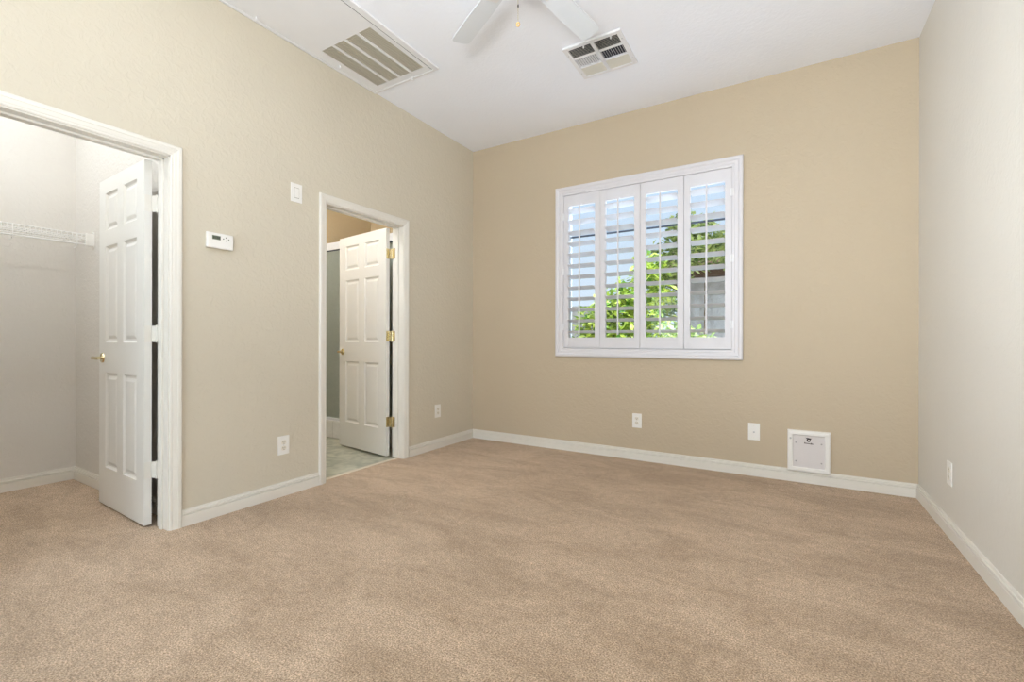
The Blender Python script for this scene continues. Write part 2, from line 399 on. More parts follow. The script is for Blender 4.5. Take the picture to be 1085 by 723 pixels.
def make_door(n, hinge, ang, W, label, hinge_mat):
    T = 0.035; H = 2.02
    r = empty('door_%d' % n, (hinge[0], hinge[1], 0.012), ang); struct(r, label, 'door')
    st = 0.108; mu = 0.095; pw = (W-2*st-mu)/2
    cols = [(st, st+pw), (st+pw+mu, W-st)]
    # local +x runs from hinge to free edge; the camera-facing side is local +y because the leaf is turned by about 180 degrees
    leaf = door_leaf(W, H, T, cols, ROWS).build('door_panel', M_door, r); leaf.location = (0, -T, 0)
    zh = 0.912
    for s in (1, -1):
        y0 = 0 if s == 1 else -T
        q = MB(); xc = W-0.062
        q.cyl((xc, y0, zh), (xc, y0+s*0.008, zh), 0.031, 0.028, 28)
        q.cyl((xc, y0+s*0.006, zh), (xc, y0+s*0.046, zh), 0.0095, 0.0085, 16)
        q.tube([(xc+0.006, y0+s*0.048, zh), (xc-0.012, y0+s*0.051, zh+0.001), (xc-0.045, y0+s*0.050, zh-0.001), (xc-0.078, y0+s*0.047, zh-0.004), (xc-0.094, y0+s*0.046, zh-0.002)], [0.010, 0.0105, 0.0085, 0.0075, 0.006], 12)
        q.build('door_handle', M_brass, r)
    q = MB(); q.box((W-0.0008, -T/2-0.012, zh-0.028), (W+0.0012, -T/2+0.012, zh+0.028)); q.cyl((W, -T/2, zh), (W+0.008, -T/2, zh), 0.008, 0.006, 12)
    q.build('latch', M_brass, r)
    return r, T
r1, T = make_door(1, (-3.030, 1.121), math.radians(178.0), 0.705, 'white six panel door standing open inside the closet', M_trim)
r2, T = make_door(2, (-3.036, 2.900), math.radians(172.2), 0.755, 'white six panel door with brass hinges opening into the bathroom', M_brass)
def hinges(root, ang, zs, m, jx, jy):
    # world: leaf on the door's hinge edge, leaf on the jamb, knuckle between
    for z in zs:
        q = MB(); z -= 0.012; h = 0.045
        # door leaf lies on the x=0 edge of the leaf
        q.box((-0.0025, -0.030, z-h), (0.0005, 0.0005-0.001, z+h))
        for dz in (-0.03, 0, 0.03): q.cyl((-0.0025, -0.015-0.006*(dz == 0), z+dz), (-0.0035, -0.015-0.006*(dz == 0), z+dz), 0.0035, n=10)
        inv = Matrix.Rotation(-ang, 4, 'Z') @ Matrix.Translation((-root.location.x, -root.location.y, 0))
        kp = inv @ Vector((jx-0.006, jy-0.004, 0))
        for k in range(5): q.cyl((kp.x, kp.y, z-h+k*0.018+0.0004), (kp.x, kp.y, z-h+(k+1)*0.018-0.0004), 0.0062, n=14)
        q.cyl((kp.x, kp.y, z+h), (kp.x, kp.y, z+h+0.005), 0.005, 0.002, 12); q.cyl((kp.x, kp.y, z-h-0.005), (kp.x, kp.y, z-h), 0.002, 0.005, 12)
        # web from the knuckle to the door edge
        e = Vector((-0.001, -T*0.97, 0)); d = e-Vector((kp.x, kp.y, 0))
        if d.length > 0.004:
            nn = Vector((-d.y, d.x, 0)).normalized()*0.0012
            a = Vector((kp.x, kp.y, z-h)); b = Vector((e.x, e.y, z-h))
            q.prism([a-nn, b-nn, b+nn, a+nn], (0, 0, 2*h))
        # jamb leaf
        a = inv @ Vector((jx, jy-0.0005, z-h)); b = inv @ Vector((jx+0.030, jy-0.0005, z-h)); c = inv @ Vector((jx+0.030, jy-0.003, z-h)); d2 = inv @ Vector((jx, jy-0.003, z-h))
        q.prism([a, b, c, d2], (0, 0, 2*h))
        o = q.build('hinge', m, root)
        if m is M_brass: o['label'] = 'brass hinge'
hinges(r1, math.radians(178.0), (0.315, 1.070, 1.793), M_trim, XL2+0.003, CY1-0.006)
hinges(r2, math.radians(172.2), (0.312, 1.073, 1.805), M_brass, XL2+0.003, BY1-0.006)

# ------------------------------------------------------------------ window, shutters
wd = empty('window_1', ((WX0+WX1)/2, YB+0.085, WZ0)); struct(wd, 'window of clear glass behind the white shutters', 'window')
hw = (WX1-WX0)/2; hh = WZ1-WZ0
q = MB()
for a, b in (((-hw, -0.02, 0), (-hw+0.04, 0.04, hh)), ((hw-0.04, -0.02, 0), (hw, 0.04, hh)), ((-hw, -0.02, 0), (hw, 0.04, 0.04)), ((-hw, -0.02, hh-0.04), (hw, 0.04, hh))): q.box(a, b, bev=0.004)
q.build('window_frame', M_wframe, wd)
box('glass_pane', (-hw+0.03, 0.008, 0.03), (hw-0.03, 0.012, hh-0.03), M_glass, wd)
box('sash_bar', (-hw+0.04, 0.0, 1.062), (hw-0.04, 0.018, 1.076), M_bar, wd, bev=0.002)

SF = [(0.0, -0.030), (0.0, 0.012), (0.003, 0.0145), (0.020, 0.0145), (0.023, 0.0185), (0.044, 0.0185), (0.048, 0.0235), (0.0565, 0.0285), (0.068, 0.0285), (0.0765, 0.024), (0.0795, 0.018), (0.0795, 0.0), (0.01, 0.0), (0.01, -0.030)]
PNX0, PNX1, PNZ0, PNZ1 = -1.817, -0.370, 0.966, 2.405
sh = empty('plantation_shutter', ((PNX0+PNX1)/2, YB, PNZ0))
tag(sh, 'white four panel plantation shutter with open louvers over the window', 'shutter')
q = casing_mb(PNX0-sh.location.x, PNX1-sh.location.x, 0, PNZ1-PNZ0, SF, True)
q.build('frame', M_shut, sh)
NP, PWD = 4, (PNX1-PNX0)/4
PH = PNZ1-PNZ0-0.006
def make_panel():
    g = 0.0015; w_ = PWD-2*g
    st = 0.0495; tr = 0.102; brl = 0.096; t0, t1 = -0.002, 0.026      # y of front / back face relative to wall plane
    q = MB()
    q.box((-w_/2, t0, 0), (-w_/2+st, t1, PH), bev=0.0015); q.box((w_/2-st, t0, 0), (w_/2, t1, PH), bev=0.0015)
    q.box((-w_/2+st, t0+0.0008, 0.0), (w_/2-st, t1-0.0008, brl)); q.box((-w_/2+st, t0+0.0008, PH-tr), (w_/2-st, t1-0.0008, PH))
    p = q.build('shutter_panel', M_shut, sh)
    ow = w_-2*st-0.003; z0, z1 = brl, PH-tr; N = 12; sp = (z1-z0)/N; yc = (t0+t1)/2; L = 0.0555
    tilt = math.radians(12)
    lv = MB()
    for k in range(N):
        zc = z0+sp*(k+0.5)
        prof = []
        for i in range(16):
            a = 2*PI*i/16; u = L*math.cos(a); v = 0.0056*math.sin(a)*(1-0.25*abs(math.cos(a)))
            prof.append((u*math.cos(tilt)-v*math.sin(tilt), u*math.sin(tilt)+v*math.cos(tilt)))
        # room side is -y and higher
        poly = [(-ow/2, yc-u, zc+v) for u, v in prof]
        lv.prism(poly, (ow, 0, 0))
    lv.sm = [True]*len(lv.sm)
    l_ = lv.build('louvers', M_shut, p)
    q = MB(); yr = yc-L-0.008
    q.box((-0.0065, yr-0.0045, z0+0.022), (0.0065, yr+0.0045, z1-0.018), bev=0.0025)
    for k in range(N):
        zc = z0+sp*(k+0.5)+L*math.sin(tilt); q.box((-0.001, yr+0.003, zc-0.002), (0.001, yr+0.011, zc+0.002))
    q.build('tilt_rod', M_shut, p)
    q = MB(); q.cyl((0, t0, z1+0.006), (0, t0-0.006, z1+0.006), 0.005, 0.004, 12); q.build('rod_catch', M_white_metal, p)
    return p
p0 = make_panel()
for i in range(4):
    c = p0 if i == 0 else copy_tree(p0, sh)
    c.location = (PNX0+PWD*(i+0.5)-sh.location.x, 0, 0.0045)
for sx, i in ((-1, 0), (1, 3)):
    for zz in (0.2, 0.72, 1.24):
        q = MB(); x = sx*(PNX1-PNX0)/2
        q.cyl((x, -0.0165, zz-0.032), (x, -0.0165, zz+0.032), 0.0042, n=12); q.box((x-0.014, -0.0150, zz-0.03), (x+0.014, -0.0125, zz+0.03))
        q.build('hinge', M_white_metal, sh)

# ------------------------------------------------------------------ wall plates
def wall_empty(name, wall, u, z):
    if wall == 'back': return empty(name, (u, YB, z), 0)
    if wall == 'left': return empty(name, (XL, u, z), PI/2)
    return empty(name, (XR, u, z), -PI/2)
def plate(root, w_=0.072, h=0.117, m=M_plastic):
    q = MB(); q.box((-w_/2, -0.0055, 0), (w_/2, 0, h), bev=0.0022); q.build('wall_plate', m, root)
def outlet(wall, u, z, label):
    r = wall_empty('wall_outlet', wall, u, z); tag(r, label, 'outlet', 'duplex outlets on the bedroom walls'); plate(r, 0.080, 0.124)
    for zc in (0.0425, 0.0815):
        q = MB()
        poly = [(0.0172*math.cos(t)*1.0, -0.0045, zc+max(-0.0142, min(0.0142, 0.0172*math.sin(t)))) for t in [2*PI*i/24 for i in range(24)]]
        q.prism(poly, (0, -0.0030, 0)); f = q.build('receptacle', M_plastic2, r)
        q = MB()
        q.box((-0.0078, -0.0079, zc-0.001), (-0.0052, -0.0070, zc+0.0075)); q.box((0.0052, -0.0079, zc), (0.0078, -0.0070, zc+0.0072)); q.cyl((0, -0.0079, zc-0.0075), (0, -0.0070, zc-0.0075), 0.0026, n=12)
        q.build('slots', M_dark, f)
    q = MB(); q.cyl((0, -0.0045, 0.062), (0, -0.0064, 0.062), 0.003, n=12); q.build('screw', M_steel, r)
outlet('left', 1.836, 0.275, 'white duplex outlet on left wall between the two doorways')
outlet('left', 3.408, 0.297, 'white duplex outlet near the far left room corner')
outlet('back', -1.117, 0.279, 'white duplex outlet under the shuttered window')
outlet('right', 3.297, 0.270, 'white duplex outlet on right wall')
# coax plate
r = wall_empty('cable_jack_plate', 'back', -0.215, 0.274); tag(r, 'white cable jack plate with one small connector left of pet door', 'cable jack'); plate(r, 0.080, 0.130)
q = MB(); q.cyl((0, -0.005, 0.062), (0, -0.008, 0.062), 0.0075, n=6, smooth=False); q.cyl((0, -0.008, 0.062), (0, -0.015, 0.062), 0.005, n=14); q.build('connector', M_steel, r)
for zz in (0.02, 0.11):
    q = MB(); q.cyl((0, -0.005, zz), (0, -0.0062, zz), 0.003, n=10); q.build('screw', M_plastic2, r)
# light switch
r = wall_empty('light_switch', 'left', 1.926, 1.978); tag(r, 'white rocker switch mounted high beside the narrower doorway', 'light switch'); plate(r, 0.084, 0.127)
q = MB(); q.box((-0.0160, -0.0095, 0.031), (0.0160, -0.004, 0.096), bev=0.002); k = q.build('rocker', M_plastic, r)
k.rotation_euler = (math.radians(0), 0, 0)
q = MB(); q.box((-0.0185, -0.0060, 0.028), (0.0185, -0.0050, 0.099)); q.build('rocker_bezel', mat('switch_gap_shade', lin((150, 144, 132)), 0.5), r)  # bezel colour darkened for the shade around the rocker
# thermostat
r = wall_empty('thermostat', 'left', 1.424, 1.571); tag(r, 'white digital thermostat on left wall between the doorways', 'thermostat')
q = MB(); q.box((-0.068, -0.010, 0.004), (0.068, 0, 0.086), bev=0.002); q.build('back_plate', M_plastic2, r)
q = MB(); q.box((-0.073, -0.030, 0), (0.073, -0.009, 0.090), bev=0.006); q.build('body', M_plastic, r)
q = MB(); q.box((-0.045, -0.0312, 0.050), (0.000, -0.0296, 0.073)); d = q.build('display', M_lcd, r)
q = MB()
for i, (x, ww) in enumerate(((-0.041, 0.006), (-0.033, 0.006), (-0.0245, 0.003), (-0.019, 0.007), (-0.010, 0.006))): q.box((x, -0.0316, 0.055), (x+ww, -0.0311, 0.068))
q.build('display_segments', M_lcdseg, d)
q = MB()
for x, z in ((0.016, 0.060), (0.046, 0.060), (0.031, 0.069), (0.031, 0.051)): q.cyl((x, -0.0296, z), (x, -0.0315, z), 0.0032, n=12)
q.build('buttons', M_lcdseg, r)

# ------------------------------------------------------------------ pet door
r = wall_empty('pet_door', 'back', 0.138, 0.080); tag(r, 'square white pet door set low in back wall above baseboard', 'pet door')
W_, H_ = 0.264, 0.302
PP = [(0, 0), (0, 0.020), (0.004, 0.024), (0.024, 0.024), (0.032, 0.019), (0.034, 0.0), ]
casing_mb(-W_/2+0.034, W_/2-0.034, 0.034, H_-0.034, PP, True).build('frame', M_plastic, r)
f = box('flap', (-W_/2+0.031, -0.014, 0.031), (W_/2-0.031, -0.001, H_-0.031), M_grey_pl, r, bev=0.002)
q = MB()
for x in (-0.078, 0.078):
    for z in (0.075, H_-0.09): q.cyl((x, -0.014, z), (x, -0.0165, z), 0.006, 0.005, 14)
q.build('rivets', mat('rivet_plastic', lin((170, 166, 164)), 0.4), f)
q = MB()                 # printed mark: cap bar over a ring, word beneath
cx, cz = 0.0, H_-0.068
q.prism([(cx-0.020, -0.0142, cz+0.019), (cx+0.019, -0.0142, cz+0.015), (cx+0.013, -0.0142, cz+0.008), (cx-0.012, -0.0142, cz+0.010)], (0, -0.0008, 0))
R1, R2 = 0.0125, 0.0055; n = 24
for i in range(n):
    a, b = 2*PI*i/n, 2*PI*(i+1)/n
    c2 = (cx+0.001, cz-0.0)
    q.prism([(cx+R1*math.cos(a), -0.0142, cz+R1*math.sin(a)), (cx+R1*math.cos(b), -0.0142, cz+R1*math.sin(b)), (c2[0]+R2*math.cos(b), -0.0142, c2[1]+R2*math.sin(b)), (c2[0]+R2*math.cos(a), -0.0142, c2[1]+R2*math.sin(a))], (0, -0.0008, 0))
M_soft = mat('worn_print', lin((104, 96, 92)), 0.6)
q.build('printed_emblem', M_mark, f)
q = MB(); x = cx-0.027
for i, ww in enumerate((0.006, 0.003, 0.004, 0.003, 0.003, 0.004, 0.003, 0.008, 0.005)):
    z0 = cz-0.024-0.0003*i
    q.box((x, -0.0142, z0-0.003), (x+ww*1.15, -0.0148, z0+(0.008 if i in (0, 7) else 0.005))); x += ww*1.15+0.0012
q.build('printed_word', M_soft, f)
q = MB(); q.cyl((-W_/2+0.019, -0.024, H_-0.060), (-W_/2+0.019, -0.031, H_-0.060), 0.0075, 0.0065, 16); q.build('latch_knob', M_steel, r)

# ------------------------------------------------------------------ ceiling access panel with return grille
HX0, HX1, HY0, HY1 = XL+0.002, -2.205, 1.15, 2.625
r = empty('ceiling_access_panel', ((HX0+HX1)/2, (HY0+HY1)/2, ZC)); tag(r, 'white ceiling access panel with return air grille beside left wall', 'access panel')
ox, oy = r.location.x, r.location.y
def L_(x, y, z): return (x-ox, y-oy, z)
fw = 0.052
q = MB()
def ring_frame(q, x0, x1, y0, y1, w_, z0, z1, wl=None):
    wl = w_ if wl is None else wl
    q.box(L_(x0, y0, z0), L_(x0+wl, y1, z1), bev=0.003); q.box(L_(x1-w_, y0, z0), L_(x1, y1, z1), bev=0.003)
    q.box(L_(x0+wl, y0, z0), L_(x1-w_, y0+w_, z1), bev=0.003); q.box(L_(x0+wl, y1-0.02, z0), L_(x1-w_, y1, z1), bev=0.003)
ring_frame(q, HX0, HX1, HY0, HY1, 0.045, -0.012, -0.0005, 0.022)
q.build('frame', M_white_metal, r)
GX0, GX1, GY0, GY1 = -2.772, -2.292, 2.046, 2.552
q = MB(); px0, px1, py0, py1 = HX0+0.025, HX1-0.054, HY0+0.048, HY1-0.023
zt, zb = -0.003, -0.008
q.box(L_(px0, py0, zb), L_(px1, GY0, zt)); q.box(L_(px0, GY1, zb), L_(px1, py1, zt)); q.box(L_(px0, GY0, zb), L_(GX0, GY1, zt)); q.box(L_(GX1, GY0, zb), L_(px1, GY1, zt))
pan = q.build('door_panel', M_white_metal, r)
box('panel_gap', L_(HX1-0.0535, HY0+0.045, -0.0060), L_(HX1-0.0452, HY1-0.02, -0.0005), M_dark, r)
box('air_filter', L_(GX0-0.01, GY0-0.01, -0.0022), L_(GX1+0.01, GY1+0.01, -0.0005), M_filter, r)
gr = MB(); bw = (GX1-GX0)/4
for k in range(1, 4): gr.box(L_(GX0+bw*k-0.011, GY0, -0.009), L_(GX0+bw*k+0.011, GY1, -0.004))
g = gr.build('return_grille', M_white_metal, r)
fn = MB(); NF = 40
for k in range(NF):
    y = GY0+(k+0.5)*(GY1-GY0)/NF
    M = Matrix.Translation(L_((GX0+GX1)/2, y, -0.0062)) @ Matrix.Rotation(math.radians(-30), 4, 'X')
    fn.box((-(GX1-GX0)/2, -0.0007, -0.0034), ((GX1-GX0)/2, 0.0007, 0.0034), M=M)
fn.build('grille_fins', M_fin, g)
for (x, y, a) in ((-2.83, 1.62, 0.5), (-2.80, 2.22, 0.2), (-2.45, 2.60, 0.9)):
    q = MB(); M = Matrix.Translation(L_(x, y, -0.016)) @ Matrix.Rotation(a, 4, 'Z')
    q.cyl((0, 0, 0.01), (0, 0, -0.008), 0.006, n=14, M=M); q.box((-0.008, -0.003, -0.014), (0.018, 0.003, -0.008), M=M, bev=0.001)
    q.build('turn_latch', M_white_metal, r)

# ------------------------------------------------------------------ supply register
RX0, RX1, RY0, RY1 = -1.330, -0.922, 2.880, 3.290
r = empty('ceiling_register', ((RX0+RX1)/2, (RY0+RY1)/2, ZC)); tag(r, 'square white six section supply register in ceiling near the fan blade', 'air vent')
ox, oy = r.location.x, r.location.y
q = MB(); b_ = 0.030; hx = (RX1-RX0)/2; hy = (RY1-RY0)/2
z0, z1 = -0.016, -0.0005
q.box((-hx, -hy, z0), (-hx+b_, hy, z1), bev=0.003); q.box((hx-b_, -hy, z0), (hx, hy, z1), bev=0.003)
q.box((-hx+b_, -hy, z0), (hx-b_, -hy+b_, z1), bev=0.003); q.box((-hx+b_, hy-b_, z0), (hx-b_, hy, z1), bev=0.003)
q.box((-0.012, -hy+b_, z0+0.001), (0.012, hy-b_, z1))
rh = (2*hy-2*b_)/3
for k in (1, 2): q.box((-hx+b_, -hy+b_+rh*k-0.005, z0+0.001), (hx-b_, -hy+b_+rh*k+0.005, z1))
q.build('frame', M_white_metal, r)
box('duct_backing', (-hx+0.01, -hy+0.01, -0.0025), (hx-0.01, hy-0.01, -0.0006), M_regdark, r)
for row in range(3):
    for colm in range(2):
        q = MB()
        x0 = -hx+b_ if colm == 0 else 0.012; x1 = -0.012 if colm == 0 else hx-b_
        y0 = -hy+b_+rh*row+0.005*(row > 0); y1 = -hy+b_+rh*(row+1)-0.005*(row < 2)
        if row == 1:
            N = 10; tl = 30 if colm == 0 else -30
            for k in range(N):
                M = Matrix.Translation((x0+(k+0.5)*(x1-x0)/N, (y0+y1)/2, -0.0095)) @ Matrix.Rotation(math.radians(tl), 4, 'Y')
                q.box((-0.0006, -(y1-y0)/2, -0.0065), (0.0006, (y1-y0)/2, 0.0065), M=M)
        else:
            N = 8; tl = -56 if row == 0 else 32
            for k in range(N):
                M = Matrix.Translation(((x0+x1)/2, y0+(k+0.5)*(y1-y0)/N, -0.0095)) @ Matrix.Rotation(math.radians(tl), 4, 'X')
                q.box((-(x1-x0)/2, -0.0006, -0.0065), ((x1-x0)/2, 0.0006, 0.0065), M=M)
        q.build('vanes', M_white_metal if row == 1 else M_fin, r)
for x in (-hx+0.014, hx-0.014):
    for y in (-0.12, 0.12):
        q = MB(); q.cyl((x, y, z0+0.001), (x, y, z0-0.002), 0.0045, n=12); q.build('screw', M_steel, r)
for x in (-0.06, 0.13):
    q = MB(); q.box((x-0.004, -hy+b_-0.002, -0.026), (x+0.004, -hy+b_+0.010, -0.008), bev=0.0015); q.build('damper_lever', M_white_metal, r)

# ------------------------------------------------------------------ ceiling fan
FX, FY = -1.094, 1.875
r = empty('ceiling_fan', (FX, FY, ZC)); tag(r, 'white five blade ceiling fan with brass pull chain', 'ceiling fan')
q = MB(); q.lathe([(0.0, -0.0005), (0.072, -0.0005), (0.074, -0.02), (0.060, -0.05), (0.022, -0.068), (0.0, -0.07)]); q.build('canopy', M_white_metal, r)
q = MB(); q.cyl((0, 0, -0.06), (0, 0, -0.13), 0.0125); q.build('downrod', M_white_metal, r)
q = MB(); q.lathe([(0.0, -0.115), (0.035, -0.115), (0.085, -0.13), (0.125, -0.155), (0.130, -0.18), (0.130, -0.225), (0.115, -0.25), (0.07, -0.27), (0.0, -0.27)], n=48); q.build('motor_housing', M_white_metal, r)
q = MB(); q.lathe([(0.0, -0.265), (0.052, -0.265), (0.055, -0.285), (0.055, -0.32), (0.042, -0.34), (0.0, -0.345)], n=36); q.build('switch_housing', M_white_metal, r)
def blade_mb():
    q = MB(); pts = []
    prof = [(0.19, 0.045), (0.22, 0.052), (0.40, 0.0595), (0.60, 0.0595), (0.645, 0.058), (0.660, 0.047), (0.666, 0.030)]
    poly = [(x, -y, 0) for x, y in prof] + [(x, y, 0) for x, y in reversed(prof)]
    q.prism([(x, y, -0.003) for x, y, _ in poly], (0, 0, 0.006)); return q
for k in range(5):
    a = math.radians(79.84+72*k)
    bl = blade_mb().build('fan_blade', M_blade, r)
    bl.matrix_local = Matrix.Rotation(a, 4, 'Z') @ Matrix.Translation((0, 0, -0.230)) @ Matrix.Rotation(math.radians(-9.1), 4, 'X')
    q = MB(); q.box((0.10, -0.017, -0.004), (0.205, 0.017, 0.0), bev=0.0015); q.box((0.19, -0.035, -0.0065), (0.27, 0.035, -0.003), bev=0.0015)
    for sx, sy in ((0.215, -0.02), (0.215, 0.02), (0.25, 0)): q.cyl((sx, sy, -0.0065), (sx, sy, -0.009), 0.004, n=10)
    q.build('blade_iron', M_white_metal, bl)
ch = MB(); zz = -0.342
while zz > -0.50:
    ch.cyl((0.0, 0, zz), (0.0, 0, zz-0.0032), 0.0011, n=6); zz -= 0.004
ch.cyl((0, 0, -0.34), (0, 0, -0.503), 0.0005, n=5)
c = ch.build('pull_chain', M_brass, r)
q = MB(); q.lathe([(0.0005, -0.419), (0.0032, -0.423), (0.0036, -0.428), (0.0025, -0.434), (0.0005, -0.436)], n=14); q.build('chain_coupling', M_dark, c)
q = MB()
n1, n2 = 20, 10
vs = []; fs = []
for i in range(n1):
    for k in range(n2):
        a, b = 2*PI*i/n1, 2*PI*k/n2; R, rr = 0.0082, 0.0042
        vs.append(((R+rr*math.cos(b))*math.cos(a)*0.85, rr*math.sin(b), -0.515+(R+rr*math.cos(b))*math.sin(a)))
        fs.append((i*n2+k, i*n2+(k+1) % n2, ((i+1) % n1)*n2+(k+1) % n2, ((i+1) % n1)*n2+k))
q.add(vs, fs, True, Matrix.Rotation(0.3, 4, 'Z')); q.build('pull_fob', M_wood, c)

# ------------------------------------------------------------------ closet: wire shelf, ceiling lamp
r = empty('wire_closet_shelf', (CB, (CL+CR)/2, 1.70)); tag(r, 'white wire shelf with hanging rod across closet back wall', 'wire shelf')
ys0, ys1 = CL+0.004-r.location.y, CR-0.004-r.location.y
D = 0.362
q = MB()
for x, z, rr in ((0.008, 0.072, 0.003), (0.13, 0.069, 0.003), (0.25, 0.069, 0.003), (D, 0.072, 0.0032), (D+0.002, 0.040, 0.003)):
    q.tube([(x, ys0, z), (x, ys1, z)], rr, 8)
q.build('long_wires', M_wire, r)
q = MB(); y = ys0+0.012
while y < ys1-0.005:
    q.tube([(0.006, y, 0.0745), (D, y, 0.0745), (D+0.0035, y, 0.070), (D+0.0045, y, 0.038)], 0.0015, 5); y += 0.0254
q.build('cross_wires', M_wire, r)
q = MB(); q.tube([(D-0.002, ys0, 0.002), (D-0.002, ys1-0.004, 0.002)], 0.0055, 10); q.build('hanging_rod', M_wire, r)
for yy in (-0.05, 0.40, 0.859, 1.165):
    yl = yy-r.location.y; q = MB()
    q.tube([(D+0.002, yl, 0.074), (D+0.010, yl, 0.060), (D+0.011, yl, 0.030), (D+0.010, yl, 0.0), (D+0.002, yl, -0.012), (D-0.010, yl, -0.022), (D-0.012, yl-0.012, -0.030)], 0.0026, 8)
    q.build('rod_hook', M_wire, r)
q = MB(); yl = ys1
q.box((D-0.012, yl-0.044, -0.006), (D+0.010, yl-0.002, 0.080), bev=0.003); q.box((D-0.014, yl-0.004, -0.018), (D+0.014, yl+0.003, 0.094), bev=0.001)
q.build('end_bracket', M_plastic, r)
q = MB(); q.box((D-0.012, ys0, -0.006), (D+0.010, ys0+0.03, 0.080), bev=0.003); q.build('end_bracket', M_plastic, r)

def lamp(name, loc, watts, color, label, rad=0.12):
    r = empty(name, loc); tag(r, label, 'ceiling light')
    q = MB(); q.lathe([(0.0, -0.0005), (rad+0.02, -0.0005), (rad+0.02, -0.02), (rad, -0.024), (0.0, -0.024)]); q.build('base', M_white_metal, r)
    d = bpy.data.lights.new(name+'_bulb', 'POINT'); d.energy = watts; d.color = color; d.shadow_soft_size = 0.03
    o = bpy.data.objects.new(name+'_bulb', d); COL.objects.link(o); o.parent = r; o.location = (0, 0, -0.10)
    return r
lamp('closet_ceiling_light', (-3.75, 0.35, ZC), 29, (0.86, 0.93, 1.0), 'round ceiling lamp inside the closet above the wire shelf')
lamp('bathroom_ceiling_light', (-3.6, 2.1, ZC), 34, (0.94, 0.97, 1.0), 'round ceiling lamp inside the bathroom')

# ------------------------------------------------------------------ shower
r = empty('shower_enclosure', (-3.7, 3.2, 0)); tag(r, 'shower with white tiled curb and obscure glass under white header', 'shower')
x0, x1 = BW+3.7+0.001, XL2+3.7-0.001
q = MB(); q.box((x0, -0.005, -0.006), (x1, 0.085, 0.178), bev=0.012); q.build('curb', M_curbtile, r)
q = MB(); q.box((x0, 0.02, 2.005), (x1, 0.06, 2.082), bev=0.004); q.build('header_rail', M_white_metal, r)
q = MB(); q.box((x0, 0.02, 0.178), (x1, 0.06, 0.205), bev=0.003); q.build('bottom_track', M_white_metal, r)
box('header_seal', (x0, 0.026, 1.992), (x1, 0.052, 2.005), M_bar, r)
box('glass_door', (x0, 0.030, 0.20), (-0.0, 0.036, 1.995), M_frost, r)
box('glass_door', (-0.06, 0.044, 0.20), (x1, 0.050, 1.995), M_frost, r)
box('shower_pan', (x0, 0.085, -0.006), (x1, 0.765, 0.05), M_plastic, r)

# ------------------------------------------------------------------ patio door added behind the camera for the fill light
r = empty('door_3', ((PX0+PX1)/2, YF-0.06, 0)); struct(r, 'white framed glass patio door added behind the camera for the fill light', 'door')
hw3 = (PX1-PX0)/2; q = MB()
for a, b in (((-hw3, -0.05, 0), (-hw3+0.05, 0.05, PZ)), ((hw3-0.05, -0.05, 0), (hw3, 0.05, PZ)), ((-hw3, -0.05, PZ-0.05), (hw3, 0.05, PZ)), ((-hw3, -0.05, 0), (hw3, 0.05, 0.03)), ((-0.035, -0.03, 0.03), (0.035, 0.03, PZ-0.05))): q.box(a, b)
q.build('door_frame', M_wframe, r)
box('glass_pane', (-hw3+0.04, -0.003, 0.03), (-0.03, 0.003, PZ-0.05), M_glass, r)
box('glass_pane', (0.03, -0.003, 0.03), (hw3-0.04, 0.003, PZ-0.05), M_glass, r)

# ------------------------------------------------------------------ outside
M_gravel = mat('gravel', lin((178, 168, 156)), 0.9, var=0.2, vscale=40)
M_stucco = mat('neighbour_stucco', lin((208, 204, 206)), 0.9, var=0.10, vscale=5, bump=0.8, bscale=12, bd=0.02)
M_roof = mat('roof_tile', lin((196, 160, 140)), 0.85, var=0.25, vscale=4)
M_fascia = mat('brown_fascia', lin((104, 74, 52)), 0.7, var=0.1)
M_block = mat('block_wall', lin((196, 190, 190)), 0.9, var=0.08, vscale=6)
M_bark = mat('bark', lin((120, 98, 76)), 0.9, var=0.2)
struct(box('ground_outside', (-14, YB+OUT, -0.25), (10, 26, -0.15), M_gravel), 'pale gravel yard outside the window', 'ground')
nb = empty('neighbour_house', (1.3, 8.6, -0.15)); tag(nb, 'pale stucco house with brown eave and tiled roof seen through right shutter panels', 'house')
q = MB(); q.box((-3.0, 0, 0), (5, 5, 2.35)); q.build('wall', M_stucco, nb)
q = MB(); q.box((-3.35, -0.50, 2.27), (5.3, -0.44, 2.43)); q.box((-3.35, -0.50, 2.27), (-3.29, 5.0, 2.43)); q.box((-3.3, -0.45, 2.30), (5.2, 0.05, 2.33)); q.build('fascia', M_fascia, nb)
q = MB(); NR = 14
for i in range(NR):
    y0 = -0.52+i*0.22; z0 = 2.43+i*0.075
    for k in range(30):
        x = -3.35+k*0.29
        poly = [(x+0.145-0.145*math.cos(PI*t/5), y0, z0+0.06*math.sin(PI*t/5)) for t in range(6)]
        q.prism(poly, (0, 0.24, 0.085))
q.build('roof', M_roof, nb)
q = MB(); q.box((0.0, 0, 0), (9.0, 0.15, 1.75)); q.box((-0.0, -0.03, 1.75), (9.0, 0.18, 1.80)); o = q.build('garden_wall', M_block); o.location = (-11.6, 7.6, -0.15); tag(o, 'grey block garden wall behind the green shrub', 'garden wall')

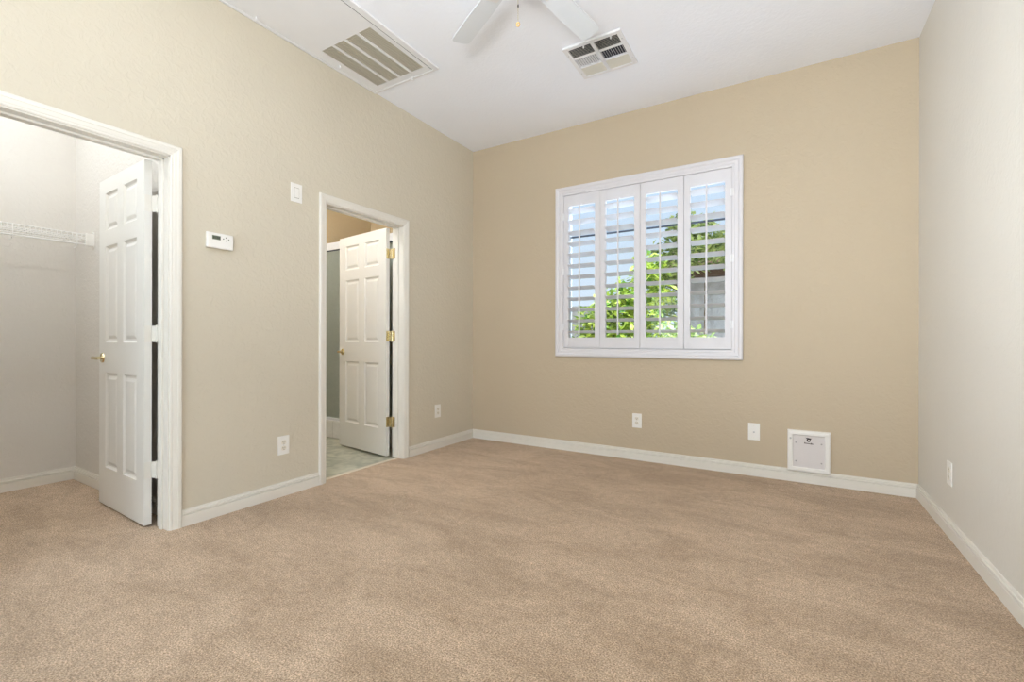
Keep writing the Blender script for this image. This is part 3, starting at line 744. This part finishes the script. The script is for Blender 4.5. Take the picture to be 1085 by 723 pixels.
def leaf_mat(name, dark, light_):
    m = bpy.data.materials.new(name); m.use_nodes = True
    n = m.node_tree.nodes; l = m.node_tree.links; b = n['Principled BSDF']; b.inputs['Roughness'].default_value = 0.45
    ge = n.new('ShaderNodeNewGeometry'); rp = n.new('ShaderNodeValToRGB')
    rp.color_ramp.elements[0].color = (*dark, 1); rp.color_ramp.elements[1].color = (*light_, 1)
    l.new(ge.outputs['Random Per Island'], rp.inputs[0]); l.new(rp.outputs[0], b.inputs['Base Color'])
    tl = n.new('ShaderNodeBsdfTranslucent'); l.new(rp.outputs[0], tl.inputs[0])
    mx = n.new('ShaderNodeMixShader'); mx.inputs[0].default_value = 0.35
    l.new(b.outputs[0], mx.inputs[1]); l.new(tl.outputs[0], mx.inputs[2]); l.new(mx.outputs[0], n['Material Output'].inputs[0])
    return m
M_leafA = leaf_mat('leaf_lime', lin((70, 120, 34)), lin((226, 236, 110)))
M_leafB = leaf_mat('leaf_green', lin((96, 128, 66)), lin((218, 226, 140)))
def bush(name, loc, blobs, nleaf, size, m, label, cat, group=None, stems=6):
    r = empty(name, loc); tag(r, label, cat, group)
    q = MB(); rnd = random.Random(11 + int(abs(loc[0])*100))
    tot = sum(b[3]**2 for b in blobs)
    for (bx, by, bz, br) in blobs:
        for _ in range(int(nleaf*br*br/tot)):
            u = rnd.uniform(-1, 1); t = rnd.uniform(0, 2*PI); rr = br*(rnd.uniform(0.35, 1.0)**0.5)*(0.85+0.25*math.sin(3*t+5*u))
            s_ = math.sqrt(1-u*u); p = Vector((bx+rr*s_*math.cos(t), by+rr*s_*math.sin(t), max(0.02, bz+rr*u)))
            L = size*rnd.uniform(0.7, 1.3); Wd = L*0.24
            M = Matrix.Translation(p) @ Matrix.Rotation(rnd.uniform(0, 2*PI), 4, 'Z') @ Matrix.Rotation(rnd.uniform(-0.9, 0.9), 4, 'Y') @ Matrix.Rotation(rnd.uniform(-0.8, 0.8), 4, 'X')
            q.add([(0, 0, 0), (L*0.5, Wd, L*0.08), (L, 0, 0), (L*0.5, -Wd, L*0.08), (L*0.5, 0, -0.02*L)], [(0, 4, 1), (1, 4, 2), (2, 4, 3), (3, 4, 0)], M=M)
    me = bpy.data.meshes.new('foliage'); me.from_pydata(q.v, [], q.f); me.materials.append(m)
    o = bpy.data.objects.new('foliage', me); COL.objects.link(o); o.parent = r
    q = MB()
    for k in range(stems):
        bx, by, bz, br = blobs[k % len(blobs)]; a = rnd.uniform(0, 6.28)
        q.tube([(0.05*math.cos(a), 0.05*math.sin(a), 0), (bx*0.4, by*0.4, bz*0.5), (bx+0.1*math.cos(a), by+0.1*math.sin(a), bz+0.3*br)], [0.028, 0.018, 0.007], 8)
    q.build('stems', M_bark, r)
    return r
bush('garden_shrub', (-2.05, 6.3, -0.15), [(0.05, 0, 0.55, 0.50), (-0.25, 0.1, 1.0, 0.48), (0.28, 0, 1.15, 0.50), (0.32, 0.1, 1.75, 0.42), (0.02, 0, 1.6, 0.40), (0.42, 0, 2.15, 0.25), (-0.35, 0, 1.45, 0.28)], 5200, 0.11, M_leafA, 'lime green leafy shrub outside the window left of centre', 'shrub')
bush('garden_tree', (-1.0, 7.3, -0.15), [(-0.55, 0.1, 2.35, 0.42), (-0.1, 0, 2.65, 0.40), (-0.35, 0, 2.85, 0.32), (0.25, 0, 2.5, 0.30), (-0.62, 0, 1.75, 0.32)], 2600, 0.11, M_leafB, 'pale green tree crown in front of the neighbouring tiled roof', 'tree', stems=2)
bush('garden_shrub', (-0.95, 5.6, -0.15), [(0.0, 0, 0.7, 0.26), (0.05, 0, 1.1, 0.26), (0.4, 0, 0.95, 0.16), (0.30, 0.1, 0.6, 0.25), (-0.05, 0, 0.45, 0.3), (0.35, 0, 0.4, 0.25), (-0.15, 0, 1.25, 0.2)], 1900, 0.10, M_leafB, 'small sparse shrub below the tree outside right shutter panels', 'shrub', stems=4)
